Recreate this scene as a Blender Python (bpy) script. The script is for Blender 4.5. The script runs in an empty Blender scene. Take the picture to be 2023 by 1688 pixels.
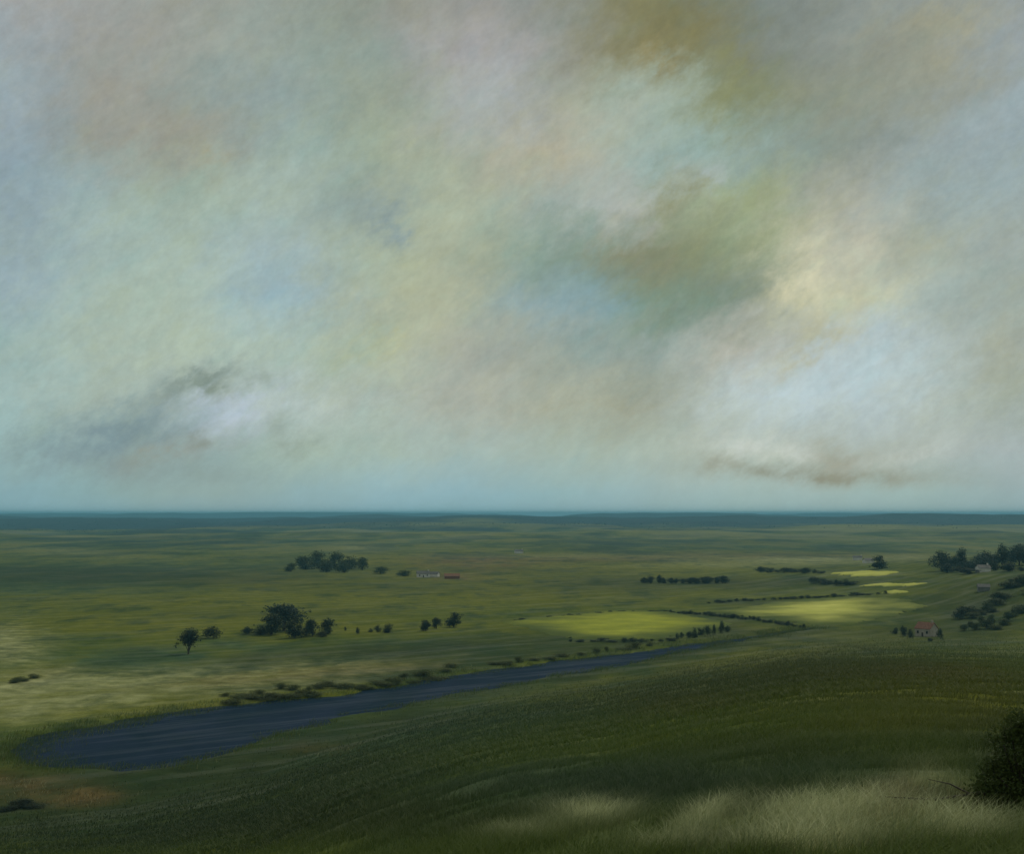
import bpy, math, random
import numpy as np
from mathutils import Vector, Matrix

random.seed(7)
rng = np.random.default_rng(7)
C = bpy.context.scene.collection
scene = bpy.context.scene
R = math.radians

# ------------------------------------------------------------------ camera
FPX, CX, HY, EYE = 2778.0, 1011.5, 1015.0, 60.0      # focal length and horizon in photo pixels, eye height
cam = bpy.data.cameras.new('camera')
cam.sensor_width = 36.0
cam.lens = 36.0 * FPX / 2023.0
cam.shift_y = (HY - 844.0) / 2023.0
cam.clip_start, cam.clip_end = 0.3, 90000.0
cam_o = bpy.data.objects.new('camera', cam)
cam_o.location = (0, 0, EYE)
cam_o.rotation_euler = (R(90), 0, 0)
C.objects.link(cam_o)
scene.camera = cam_o
scene.view_settings.view_transform = 'Standard'
scene.view_settings.look = 'None'
scene.view_settings.gamma = 1.0
scene.view_settings.exposure = 0.0
scene.cycles.volume_bounces = 0
scene.cycles.max_bounces = 5
scene.cycles.diffuse_bounces = 3
scene.cycles.transparent_max_bounces = 8


def lin(c):
    out = []
    for v in c:
        v = v / 255.0
        out.append(v / 12.92 if v <= 0.04045 else ((v + 0.055) / 1.055) ** 2.4)
    return out


class G:
    """small helper to write node trees"""
    def __init__(self, tree):
        self.t = tree; self.n = tree.nodes; self.l = tree.links

    def new(self, kind, **kw):
        n = self.n.new(kind)
        for k, v in kw.items():
            setattr(n, k, v)
        return n

    def put(self, sock, v):
        if isinstance(v, (int, float)):
            sock.default_value = v
        elif isinstance(v, (tuple, list)):
            if len(sock.default_value) == 4 and len(v) == 3:
                v = (*v, 1.0)
            sock.default_value = v
        else:
            self.l.new(v, sock)

    def math(self, op, a, b=0.0, c=0.0, clamp=False):
        n = self.new('ShaderNodeMath', operation=op); n.use_clamp = clamp
        self.put(n.inputs[0], a); self.put(n.inputs[1], b); self.put(n.inputs[2], c)
        return n.outputs[0]

    def mix(self, f, a, b, mode='MIX'):
        n = self.new('ShaderNodeMix', data_type='RGBA', blend_type=mode)
        self.put(n.inputs[0], f); self.put(n.inputs[6], a); self.put(n.inputs[7], b)
        return n.outputs[2]

    def rng(self, v, a, b, c=0.0, d=1.0, kind='LINEAR'):
        n = self.new('ShaderNodeMapRange', interpolation_type=kind)
        self.put(n.inputs[0], v)
        for i, x in enumerate((a, b, c, d)):
            n.inputs[1 + i].default_value = x
        return n.outputs[0]

    def noise(self, vec, scale, detail=4.0, rough=0.55, dist=0.0):
        n = self.new('ShaderNodeTexNoise')
        if vec is not None:
            self.l.new(vec, n.inputs['Vector'])
        n.inputs['Scale'].default_value = scale
        n.inputs['Detail'].default_value = detail
        n.inputs['Roughness'].default_value = rough
        n.inputs['Distortion'].default_value = dist
        return n.outputs[0], n.outputs[1]

    def attr(self, name):
        return self.new('ShaderNodeAttribute', attribute_name=name).outputs['Fac']

    def mapping(self, vec, loc=(0, 0, 0), rot=(0, 0, 0), sc=(1, 1, 1)):
        n = self.new('ShaderNodeMapping')
        self.l.new(vec, n.inputs[0])
        n.inputs['Location'].default_value = loc
        n.inputs['Rotation'].default_value = rot
        n.inputs['Scale'].default_value = sc
        return n.outputs[0]


# ------------------------------------------------------------------ sun and sky
SUN_EL, SUN_AZ = 42.0, 34.0        # degrees; azimuth measured from the view axis to the right
sun = bpy.data.lights.new('sun', 'SUN')
sun.energy = 1.5
sun.angle = R(12)
sun.color = (1.0, 0.94, 0.82)
sun_o = bpy.data.objects.new('sun', sun)
sd = Vector((math.sin(R(SUN_AZ)) * math.cos(R(SUN_EL)), math.cos(R(SUN_AZ)) * math.cos(R(SUN_EL)), math.sin(R(SUN_EL))))
sun_o.rotation_euler = sd.to_track_quat('Z', 'Y').to_euler()
sun_o.location = (0, 0, 400)
C.objects.link(sun_o)

SKY_X = [0, 184, 368, 552, 736, 920, 1103, 1287, 1471, 1655, 1839, 2023]
SKY = [  # row height in photo pixels, colours of the cloud deck from left to right
 (0, [(166,160,154),(158,158,152),(156,158,149),(148,155,145),(144,148,134),(150,148,140),(140,142,131),(126,123,86),(118,127,118),(135,142,135),(140,148,144),(134,144,141)]),
 (100, [(160,167,170),(158,158,152),(156,158,149),(150,160,150),(146,155,144),(165,162,160),(152,152,140),(128,124,84),(122,126,106),(136,141,132),(150,150,130),(145,152,152)]),
 (200, [(151,164,169),(155,156,148),(150,158,150),(146,159,154),(152,160,142),(163,168,163),(164,167,150),(160,172,156),(132,138,104),(140,145,128),(146,150,138),(150,162,165)]),
 (300, [(148,161,167),(152,156,148),(154,154,142),(152,168,160),(158,168,145),(166,170,150),(174,170,150),(158,176,168),(148,166,156),(136,146,136),(147,158,156),(150,165,168)]),
 (400, [(140,158,168),(155,172,168),(160,175,160),(165,180,168),(146,160,152),(170,178,155),(160,170,160),(176,178,168),(152,162,124),(162,165,150),(155,168,165),(150,165,165)]),
 (500, [(146,164,170),(160,178,172),(165,182,172),(160,178,178),(166,177,156),(164,170,146),(132,152,138),(136,134,104),(146,155,122),(184,182,162),(163,168,150),(155,165,160)]),
 (600, [(150,170,178),(165,182,172),(168,184,172),(155,178,185),(168,177,158),(170,174,150),(140,162,164),(122,138,116),(136,146,130),(192,192,162),(165,175,165),(155,165,155)]),
 (700, [(155,178,175),(168,184,172),(172,186,170),(172,188,175),(172,180,155),(165,168,155),(153,163,153),(148,160,152),(176,176,164),(180,191,190),(170,182,180),(160,165,150)]),
 (800, [(160,182,178),(165,180,170),(158,172,166),(178,192,188),(168,178,168),(168,172,160),(165,168,150),(160,165,150),(180,193,194),(184,199,203),(175,186,181),(155,165,155)]),
 (900, [(154,184,184),(142,166,166),(146,170,170),(160,182,174),(167,186,176),(160,180,176),(162,180,172),(168,182,172),(178,188,178),(168,176,166),(165,175,170),(165,178,180)]),
 (975, [(138,174,184),(142,174,176),(148,172,170),(146,174,176),(148,182,190),(144,180,190),(146,180,186),(155,182,184),(160,184,182),(158,182,180),(155,180,178),(150,174,178)]),
 (1012, [(140,176,186),(142,176,184),(146,174,178),(146,176,182),(146,182,192),(142,180,190),(146,180,188),(152,182,186),(156,184,184),(156,182,182),(154,180,180),(150,176,180)]),
]
# smaller clouds: x, y, half width, half height, tilt (deg), colour, strength
PUFFS = [
 (1620, 938, 230, 19, 2, (136,138,122), 0.8),
 (1655, 908, 60, 22, 8, (142,142,124), 0.9),
 (1420, 915, 46, 18, 5, (146,146,130), 0.55),
 (1800, 905, 100, 22, -8, (196,204,200), 0.6),
 (1520, 893, 120, 18, 6, (202,208,202), 0.7),
 (1690, 780, 130, 90, 0, (184,201,208), 0.4),
 (1600, 560, 60, 85, -30, (208,203,172), 0.85),
 (1340, 535, 120, 90, -25, (118,122,84), 0.55),
 (1300, 620, 120, 60, -10, (116,148,138), 0.45),
 (1175, 470, 90, 60, -20, (126,150,138), 0.5),
 (1180, 610, 70, 45, 0, (128,158,166), 0.5),
 (1350, 430, 80, 120, -18, (136,152,124), 0.4),
 (240, 915, 260, 46, 0, (136,156,158), 0.5),
 (780, 430, 34, 50, 10, (128,146,150), 0.6),
 (445, 822, 95, 48, -14, (186,198,210), 0.9),
 (390, 775, 110, 28, -22, (126,140,130), 0.75),
 (220, 880, 190, 66, -6, (124,146,152), 0.85),
 (330, 905, 90, 26, -18, (150,150,134), 0.5),
 (410, 872, 55, 14, 4, (132,138,126), 0.5),
 (590, 870, 70, 36, 10, (138,152,142), 0.6),
 (400, 940, 170, 24, 0, (138,158,156), 0.5),
 (1360, 60, 150, 90, -12, (122,116,66), 0.6),
 (1290, 120, 46, 24, -25, (140,122,62), 0.5),
 (1440, 170, 50, 90, 15, (126,128,78), 0.55),
 (1330, 170, 80, 50, 0, (160,176,164), 0.55),
 (1680, 210, 90, 100, 20, (136,138,118), 0.4),
 (1005, 190, 70, 90, 0, (170,174,178), 0.4),
 (240, 220, 90, 60, -35, (156,148,138), 0.3),
 (390, 345, 55, 30, -35, (166,156,126), 0.4),
 (1400, 345, 45, 28, 0, (176,186,188), 0.5),
 (1350, 390, 40, 70, -25, (140,136,92), 0.45),
 (755, 682, 60, 18, -25, (182,180,138), 0.5),
 (1600, 690, 110, 34, -45, (178,172,132), 0.45),
 (1870, 110, 60, 50, -30, (170,164,132), 0.35),
 (1560, 20, 160, 60, 0, (124,132,126), 0.4),
]


def el_of(py): return math.atan((HY - py) / FPX)
def az_of(px): return math.atan((px - CX) / FPX)


def build_world():
    w = bpy.data.worlds.new('World'); scene.world = w; w.use_nodes = True
    g = G(w.node_tree); g.n.clear()
    out = g.new('ShaderNodeOutputWorld'); bg = g.new('ShaderNodeBackground')
    bg.inputs[1].default_value = 0.1
    g.l.new(bg.outputs[0], out.inputs[0])
    d = g.new('ShaderNodeTexCoord').outputs['Generated']
    sep = g.new('ShaderNodeSeparateXYZ'); g.l.new(d, sep.inputs[0])
    az = g.math('ARCTAN2', sep.outputs[0], sep.outputs[1])
    el = g.math('ARCSINE', g.math('MINIMUM', g.math('MAXIMUM', sep.outputs[2], -1.0), 1.0))
    # the deck is broken up by turbulence, calmer toward the horizon
    diag = g.mapping(d, rot=(0, R(36), 0))
    streak = g.mapping(diag, sc=(0.72, 1.0, 1.3))
    _, w1 = g.noise(streak, 9.0, 6.0, 0.6)
    _, w2 = g.noise(streak, 36.0, 8.0, 0.70)
    s1 = g.new('ShaderNodeSeparateColor'); g.l.new(w1, s1.inputs[0])
    s2 = g.new('ShaderNodeSeparateColor'); g.l.new(w2, s2.inputs[0])
    calm = g.rng(el, 0.0, 0.1, 0.12, 1.0)
    def warp(base, ch, a1, a2):
        p = g.math('MULTIPLY', g.math('SUBTRACT', s1.outputs[ch], 0.5), a1)
        q = g.math('MULTIPLY', g.math('SUBTRACT', s2.outputs[ch], 0.5), a2)
        return g.math('MULTIPLY_ADD', g.math('ADD', p, q), calm, base)
    wa = warp(az, 0, 0.055, 0.07)
    we = warp(el, 1, 0.045, 0.06)
    hw = math.atan(CX / FPX)
    u = g.math('PINGPONG', g.math('MULTIPLY_ADD', wa, 1.0 / (2 * hw), 0.5), 1.0)
    col = None; prev = None
    for py, cols in reversed(SKY):
        r = g.new('ShaderNodeValToRGB'); cr = r.color_ramp; cr.interpolation = 'CARDINAL'
        while len(cr.elements) < len(cols):
            cr.elements.new(0.5)
        for e, px, c in zip(cr.elements, SKY_X, cols):
            e.position = min(1.0, max(0.0, az_of(px) / (2 * hw) + 0.5))
        for e, c in zip(cr.elements, cols):
            e.color = (*lin(c), 1.0)
        g.l.new(u, r.inputs[0])
        e1 = el_of(py)
        if col is None:
            col = r.outputs[0]
        else:
            col = g.mix(g.rng(we, prev, e1), col, r.outputs[0])
        prev = e1
    pn, _ = g.noise(g.mapping(diag, loc=(5, 2, 8), sc=(0.8, 1, 1.4)), 48.0, 9.0, 0.68)
    patchy = g.rng(pn, 0.36, 0.60, 0.3, 1.35)
    for px, py, rx, ry, rot, c, st in PUFFS:
        a0, e0 = az_of(px), el_of(py)
        dx = g.math('SUBTRACT', wa, a0); dy = g.math('SUBTRACT', we, e0)
        cr_, sr_ = math.cos(R(rot)), math.sin(R(rot))
        sx, sy = FPX / rx, FPX / ry
        ux = g.math('MULTIPLY_ADD', dx, cr_ * sx, g.math('MULTIPLY', dy, -sr_ * sx))
        uy = g.math('MULTIPLY_ADD', dx, sr_ * sy, g.math('MULTIPLY', dy, cr_ * sy))
        r2 = g.math('MULTIPLY_ADD', ux, ux, g.math('MULTIPLY', uy, uy))
        fall = g.math('MULTIPLY', g.math('POWER', 2.718, g.math('MULTIPLY', r2, -1.25)), g.math('MULTIPLY', patchy, st))
        col = g.mix(fall, col, lin(c))
    # fine cloud structure: soft billows, then a little warm and cool drift
    f1, _ = g.noise(streak, 26.0, 8.0, 0.62, 0.3)
    f2, c2 = g.noise(g.mapping(d, loc=(3, 1, 2), rot=(0, R(-38), 0), sc=(1.6, 1, 0.8)), 60.0, 7.0, 0.65)
    b = g.math('MULTIPLY_ADD', g.math('SUBTRACT', f1, 0.5), 0.42, g.math('MULTIPLY_ADD', g.math('SUBTRACT', f2, 0.5), 0.22, 1.0))
    f4, _ = g.noise(g.mapping(diag, loc=(1, 6, 3), sc=(0.7, 1, 1.35)), 150.0, 8.0, 0.72)
    b = g.math('MULTIPLY_ADD', g.math('SUBTRACT', f4, 0.5), 0.36, b)
    b = g.math('MULTIPLY_ADD', g.math('SUBTRACT', b, 1.0), g.rng(el, 0.0, 0.08, 0.3, 1.0), 1.0)
    vb = g.new('ShaderNodeVectorMath', operation='SCALE'); g.l.new(col, vb.inputs[0]); g.l.new(b, vb.inputs[3])
    f3, _ = g.noise(g.mapping(d, loc=(7, 4, 1)), 17.0, 6.0, 0.6)
    col = g.mix(g.math('MULTIPLY', g.rng(f3, 0.42, 0.72), 0.28), vb.outputs[0], g.mix(1.0, vb.outputs[0], (1.0, 0.985, 0.90), 'MULTIPLY'))
    col = g.mix(g.math('MULTIPLY', g.rng(f3, 0.52, 0.26), 0.28), col, g.mix(1.0, col, (0.97, 1.0, 1.03), 'MULTIPLY'))
    f5, _ = g.noise(g.mapping(diag, loc=(2, 9, 5), sc=(0.75, 1, 1.35)), 44.0, 8.0, 0.68)
    col = g.mix(g.math('MULTIPLY', g.rng(f5, 0.50, 0.68), g.math('MULTIPLY', calm, 0.5)), col, g.mix(1.0, col, (1.03, 0.99, 0.84), 'MULTIPLY'))
    col = g.mix(g.math('MULTIPLY', g.rng(f5, 0.50, 0.32), g.math('MULTIPLY', calm, 0.5)), col, g.mix(1.0, col, (0.90, 1.01, 1.04), 'MULTIPLY'))
    col = g.mix(1.0, col, (0.975, 1.0, 0.99), 'MULTIPLY')
    v10 = g.new('ShaderNodeVectorMath', operation='SCALE'); g.l.new(col, v10.inputs[0]); v10.inputs[3].default_value = 9.95
    sky = g.new('ShaderNodeTexSky', sky_type='NISHITA')
    sky.sun_disc = False
    sky.sun_elevation = R(SUN_EL); sky.sun_rotation = R(SUN_AZ)
    fin = g.mix(0.95, sky.outputs[0], v10.outputs[0])
    g.l.new(fin, bg.inputs[0])


build_world()

# ------------------------------------------------------------------ noise and terrain
def _h(ix, iy, seed):
    n = (ix.astype(np.int64) * 374761393 + iy.astype(np.int64) * 668265263 + seed * 2147483647) & 0xFFFFFFFF
    n = ((n ^ (n >> 13)) * 1274126177) & 0xFFFFFFFF
    n = (n ^ (n >> 16)) & 0xFFFFFF
    return n / float(0xFFFFFF)


def vnoise(x, y, seed=0):
    x = np.asarray(x, float); y = np.asarray(y, float)
    ix, iy = np.floor(x), np.floor(y)
    fx, fy = x - ix, y - iy
    fx = fx * fx * fx * (fx * (fx * 6 - 15) + 10); fy = fy * fy * fy * (fy * (fy * 6 - 15) + 10)
    a = _h(ix, iy, seed); b = _h(ix + 1, iy, seed); c = _h(ix, iy + 1, seed); d = _h(ix + 1, iy + 1, seed)
    return (a * (1 - fx) + b * fx) * (1 - fy) + (c * (1 - fx) + d * fx) * fy


def fbm(x, y, scale, oct=4, seed=0, gain=0.5):
    s = 0; a = 1; t = 0
    x = np.asarray(x, float) / scale; y = np.asarray(y, float) / scale
    for i in range(oct):
        s = s + a * vnoise(x + 17.3 * i, y - 9.1 * i, seed + i); t += a
        a *= gain; x = x * 2.03; y = y * 2.03
    return s / t          # 0..1


def sstep(a, b, v):
    t = np.clip((np.asarray(v, float) - a) / (b - a), 0, 1)
    return t * t * (3 - 2 * t)


_px_f = np.array([0, 250, 520, 740, 1000, 1200, 1350, 1450, 1590, 1800, 2023])
_az_f = np.concatenate([[-math.pi, -0.9], np.arctan((_px_f - CX) / FPX), [0.9, math.pi]])
_d_f = np.array([260, 285, 300, 305, 335, 395, 468, 512, 575, 615, 680, 715, 720, 520, 260], float)
WATER_Z = -0.4


def plain_pt(px, py):
    d = EYE * FPX / (py - HY)
    return ((px - CX) * d / FPX, d)


RIVER_UP = [(28,1484),(62,1466),(90,1456),(130,1445),(200,1434),(300,1416),(420,1399),(560,1382),(660,1375),(760,1362),(900,1336),(1000,1321),(1150,1301),(1250,1289),(1350,1275),(1480,1258),(1600,1240)]
RIVER_LO = [(1600,1242),(1450,1268),(1350,1286),(1200,1318),(1000,1350),(850,1380),(740,1402),(640,1424),(540,1450),(440,1484),(340,1514),(230,1522),(130,1514),(70,1506),(40,1496)]
RIVER = np.array([plain_pt(*p) for p in RIVER_UP + RIVER_LO])


def poly_dist(x, y, poly):
    """signed distance to a polygon, negative inside"""
    x = np.asarray(x, float); y = np.asarray(y, float)
    best = np.full(x.shape, 1e18); inside = np.zeros(x.shape, bool)
    n = len(poly)
    for i in range(n):
        x1, y1 = poly[i]; x2, y2 = poly[(i + 1) % n]
        dx, dy = x2 - x1, y2 - y1
        t = np.clip(((x - x1) * dx + (y - y1) * dy) / (dx * dx + dy * dy + 1e-12), 0, 1)
        best = np.minimum(best, (x - x1 - t * dx) ** 2 + (y - y1 - t * dy) ** 2)
        c = (y1 > y) != (y2 > y)
        with np.errstate(divide='ignore', invalid='ignore'):
            c &= x < (x2 - x1) * (y - y1) / (y2 - y1 + 1e-12) + x1
        inside ^= c
    s = np.sqrt(best)
    return np.where(inside, -s, s)


def height(x, y):
    x = np.asarray(x, float); y = np.asarray(y, float)
    d = np.hypot(x, y); az = np.arctan2(x, y)
    foot = np.interp(az, _az_f, _d_f)
    t = np.clip(d / foot, 0, 1)
    hill = 58.3 * (1 - t) ** 1.25
    z = hill
    # bumps of the near slope
    nb = sstep(0, 25, d)
    z = z + nb * sstep(1.0, 0.75, t) * ((fbm(x, y, 30, 3, 3) - 0.5) * 0.6 + (fbm(x, y, 4.5, 3, 5) - 0.5) * 0.34)
    # rolling plain
    out = sstep(0.98, 1.35, d / foot)
    z = z + out * (fbm(x, y, 260, 4, 11) - 0.45) * (2.2 + 5.0 * sstep(900, 2500, d))
    z = z + out * (fbm(x, y, 900, 3, 21) - 0.45) * (2 + 26 * sstep(1500, 4500, d))
    # rising ground on the right
    z = z + 24 * np.exp(-(((x - 470) / 190) ** 2 + ((y - 1180) / 330) ** 2))
    z = z + 13 * np.exp(-(((x - 345) / 75) ** 2 + ((y - 860) / 190) ** 2))
    # left bank knoll
    z = z + 5.0 * np.exp(-(((x + 255) / 55) ** 2 + ((y - 560) / 80) ** 2))
    # far ridges
    z = z + sstep(2200, 4200, d) * 68 * (fbm(x, y * .6, 900, 4, 31) - 0.36)
    z = z + sstep(5000, 8000, d) * (8 + 70 * (fbm(x + 800, y * .5, 1700, 4, 41) - 0.45))
    z = z + sstep(9500, 14000, d) * (-4 + 170 * (fbm(x + 900, y * .4, 2600, 5, 46) - 0.5))
    z = np.where((d > 2500) & (z > 62), 62 + 30 * np.tanh((z - 62) / 60), z)
    z = np.where((d > 2000) & (z < -12), -12 + (z + 12) * .3, z)
    z = z - sstep(22000, 30000, d) * 120
    # river bed
    rv = poly_dist(x, y, RIVER) + (fbm(x, y, 16, 4, 51) - 0.5) * 9
    near = sstep(6, -5, rv)
    z = np.where(rv < 60, z * (1 - 0.85 * sstep(60, 6, rv) * out) , z)
    z = np.where((rv > -8) & (rv < 60), np.maximum(z, 0.35), z)
    return z - near * 2.4


def h1(x, y):
    return float(height(np.array([x]), np.array([y]))[0])


_ray_d = np.concatenate([np.linspace(6, 1200, 2400), np.geomspace(1201, 20000, 2600)])


def hit(px, py):
    """where the line of sight through a photo pixel meets the ground"""
    k = (px - CX) / FPX
    zg = height(_ray_d * k, _ray_d)
    zr = EYE - _ray_d * (py - HY) / FPX
    i = np.argmax(zg >= zr) if np.any(zg >= zr) else len(_ray_d) - 1
    d = _ray_d[i]
    return float(d * k), float(d), float(zg[i])


# ------------------------------------------------------------------ mesh helpers
def mesh_from(name, verts, faces, mats, smooth=False, parent=None, face_attr=None, link=True):
    me = bpy.data.meshes.new(name)
    verts = np.asarray(verts, np.float32)
    if isinstance(faces, np.ndarray):
        k = faces.shape[1]; nf = len(faces)
        me.vertices.add(len(verts)); me.vertices.foreach_set('co', verts.ravel())
        me.loops.add(nf * k); me.loops.foreach_set('vertex_index', faces.astype(np.int32).ravel())
        me.polygons.add(nf); me.polygons.foreach_set('loop_start', np.arange(0, nf * k, k, dtype=np.int32))
        me.update(calc_edges=True)
    else:
        me.from_pydata([tuple(map(float, v)) for v in verts], [], faces)
    me.validate()
    if smooth:
        me.polygons.foreach_set('use_smooth', np.ones(len(me.polygons), bool))
    if face_attr:
        for k, v in face_attr.items():
            a = me.attributes.new(k, 'FLOAT', 'FACE'); a.data.foreach_set('value', np.asarray(v, np.float32))
    for m in (mats if isinstance(mats, (list, tuple)) else [mats]):
        me.materials.append(m)
    o = bpy.data.objects.new(name, me)
    if link:
        C.objects.link(o)
    if parent is not None:
        o.parent = parent
    return o


def tag(o, label=None, cat=None, group=None, kind=None):
    if label: o['label'] = label
    if cat: o['category'] = cat
    if group: o['group'] = group
    if kind: o['kind'] = kind
    return o


def empty(name, loc, rz=0.0, sc=1.0):
    o = bpy.data.objects.new(name, None)
    o.empty_display_size = 0.5
    o.location = loc; o.rotation_euler = (0, 0, rz)
    o.scale = (sc, sc, sc) if isinstance(sc, (int, float)) else sc
    C.objects.link(o)
    return o


def new_mat(name):
    m = bpy.data.materials.new(name); m.use_nodes = True
    g = G(m.node_tree)
    p = g.n['Principled BSDF']
    return m, g, p


# ------------------------------------------------------------------ ground cover masks, some with painted light and shade
# kind, x, y, half width, half height, tilt in degrees, strength (photo pixels, turned into ground positions)
PATCH = {
 'dry': [(-20,1390,190,30,4,.97),(260,1378,220,12,5,.6),(20,1420,110,14,0,.4),(15,1275,66,40,0,.9),(250,1345,330,18,4,.7),(640,1345,180,18,6,.3),(60,1345,110,20,8,.7),
         (1640,1618,130,26,8,.9),(1560,1672,150,18,0,.75),(1860,1628,110,26,-8,.75),(1380,1630,70,22,25,.7),(1150,1612,80,22,0,.8),(1540,1610,110,24,14,.6),(1620,1655,140,20,0,.5),(1900,1660,80,16,0,.4),(1010,1650,90,16,0,.35),(1850,1545,60,18,-10,.4),(1720,1575,70,16,10,.4),(1300,1672,90,12,0,.4),
         (1600,1108,170,7,0,.8),(1420,1116,130,7,0,.4),(1790,1100,60,5,0,.6),(1700,1134,70,5,0,.7),
         (130,1092,160,7,-3,.45),(700,1083,60,6,0,.6),(1130,1100,260,5,0,.25)],
 'olive': [(640,1240,520,16,0,.5),(1000,1145,330,10,0,.6),(200,1185,300,14,0,.35),(420,1345,330,10,5,.6),(1480,1240,60,8,-12,.5),(1640,1250,160,14,0,.4),(1400,1320,300,16,8,.4),(600,1130,120,8,0,.4),(900,1112,260,18,0,.9),(1250,1120,330,18,0,.75),(560,1150,140,9,0,.7),(1050,1175,420,30,0,.55),(650,1190,300,40,0,.35),(300,1225,300,40,0,.35),
           (1500,1300,220,40,6,.6),(1750,1330,250,40,0,.45),(1900,1380,200,50,0,.45),(1330,1385,160,26,0,.4),(300,1395,260,24,4,.5),(560,1375,260,20,6,.3),
           (1990,1250,80,40,0,.4),(1750,1430,160,26,0,.3),(1200,1360,160,20,8,.35),(330,1105,300,14,0,.2),(250,1540,150,26,0,.2),(1960,1400,90,40,0,.35)],
 'rust': [(930,1112,110,13,0,.8),(1150,1105,200,5,0,.5),(900,1140,50,6,0,.7),(50,1560,90,24,0,.9),(150,1572,60,14,0,.8),
          (1750,1590,90,36,20,.7),(1480,1098,320,6,0,.4),(560,1335,250,12,4,.5),(60,1345,60,14,10,.6),(1830,1330,120,16,0,.2),(1900,1590,80,24,0,.4),(640,1480,60,10,0,.2)],
 'dark': [(780,1285,330,16,3,.6),(300,1145,420,16,0,.4),(1350,1150,260,9,0,.5),(1480,1105,400,7,0,.4),(560,1212,200,10,0,.25),(250,1535,330,22,4,.6),(480,1500,170,22,12,.7),(700,1090,80,6,0,.3),(1100,1128,200,5,0,.3),(1930,1190,110,50,0,.6),(560,1352,200,12,6,.5),(760,1335,160,12,6,.5),(1020,1300,240,12,8,.5),(1150,1260,260,14,0,.3),(1500,1190,200,6,0,.4),(1560,1212,60,5,0,.3),(1480,1250,150,9,-8,.5),(900,1290,330,22,4,.35),(1290,1160,200,14,0,.4),(1600,1150,120,12,0,.4),(1900,1230,120,40,0,.35),  # dark growth, with cloud shade and grass self-shadow painted in
          (150,1640,330,40,0,.5),(700,1620,300,50,0,.45),(1250,1570,300,44,0,.5),(1990,1530,70,90,0,.7),(1930,1460,120,40,0,.3),(600,1520,260,40,0,.3),(1560,1500,220,44,0,.3),(40,1590,70,18,0,.7),(60,1490,90,24,0,.6),(250,1560,330,26,6,.7),(420,1590,360,70,0,.65),(200,1540,220,16,0,.5),(80,1640,200,40,0,.5),(1250,1365,520,46,8,.5),(1750,1335,360,70,0,.2),(760,1440,260,30,9,.5),(420,1545,300,30,8,.6),(700,1450,200,30,10,.4),(300,1620,320,40,0,.6),(1430,1672,90,14,0,.5),(1500,1600,60,20,20,.4),(1760,1600,60,30,0,.3),
          (1500,1200,60,9,0,.2),(620,1305,300,14,3,.3),(1450,1230,90,10,0,.4),(1750,1250,120,12,0,.35),(80,1130,260,14,0,.45),(350,1140,300,16,0,.4),(820,1165,200,10,0,.2),(470,1400,100,12,8,.3)],
 'teal': [(350,1130,380,28,0,.75),(80,1160,220,34,0,.55),(560,1070,160,6,0,.8),(880,1068,120,6,0,.6),(350,1078,240,8,0,.4),(1300,1080,260,8,0,.4),(1700,1080,260,8,0,.4),(820,1280,160,22,0,.4),
          (850,1440,240,40,4,.35),(1000,1560,300,50,0,.4),(240,1310,180,14,-4,.6),(370,1300,70,9,-6,.8),(470,1275,80,9,-6,.55),(1250,1560,240,44,0,.4),(650,1440,150,30,4,.4),(1800,1570,90,26,0,.35),(150,1470,120,24,0,.5),(1600,1540,240,36,0,.3)],  # patch by the leaning tree paints its bluish cast shadow
 'crop': [(1250,1237,190,24,0,.0)],
}


def patch_mask(kind, x, y):
    """soft patches of vegetation and painted shade with ragged edges"""
    m = np.zeros(np.shape(x))
    d = np.maximum(np.hypot(x, y), 4)
    z = height(x, y)
    px = CX + FPX * x / np.maximum(y, 2.0)
    py = HY + FPX * (EYE - z) / np.maximum(y, 2.0)
    lg = np.log(d)
    nr = sstep(550, 330, d)
    wx = (fbm(np.arctan2(x, y) * 2200, lg * 420, 46, 4, 61) - 0.5) * 2
    wy = (fbm(np.arctan2(x, y) * 1500, lg * 280, 30, 4, 71) - 0.5) * 2
    wx = wx * (1 - nr) + nr * (fbm(x, y, 15, 4, 63) - 0.5) * 2.4
    wy = wy * (1 - nr) + nr * (fbm(x, y, 12, 4, 73) - 0.5) * 2.4
    for cx, cy, rx, ry, rot, st in PATCH[kind]:
        ca, sa = math.cos(R(rot)), math.sin(R(rot))
        dx, dy = px - cx, py - cy
        u = (dx * ca - dy * sa) / rx + wx * 0.55
        v = (dx * sa + dy * ca) / ry + wy * 0.45
        m = 1 - (1 - m) * (1 - st * np.exp(-(u * u + v * v) * 0.9))
    if kind != 'dry':
        m = 1 - (1 - m) ** 1.6
    return np.where(y > 5, m, 0)


FIELDS = [  # sunlit patches of the plain, laid out as crop parcels
 ('wide yellow-green crop field with sunlight painted in, beside the river, left of the two bright fields', [(985,1230),(1110,1218),(1222,1207),(1330,1211),(1450,1233),(1385,1251),(1270,1266),(1140,1264),(1060,1248)]),
 ('pale yellow crop field with sunlight painted in, behind the long dark hedge, left of the cottage', [(1400,1211),(1515,1193),(1620,1183),(1720,1181),(1800,1186),(1825,1200),(1760,1220),(1680,1234),(1605,1238),(1510,1223)]),
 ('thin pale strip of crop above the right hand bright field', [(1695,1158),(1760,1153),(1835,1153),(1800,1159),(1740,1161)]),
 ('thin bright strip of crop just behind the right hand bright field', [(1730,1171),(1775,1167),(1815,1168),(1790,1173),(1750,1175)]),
 ('small pale field strip beside the clump of bushes on the right', [(1640,1134),(1720,1129),(1775,1131),(1760,1138),(1690,1141)]),
]

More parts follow.
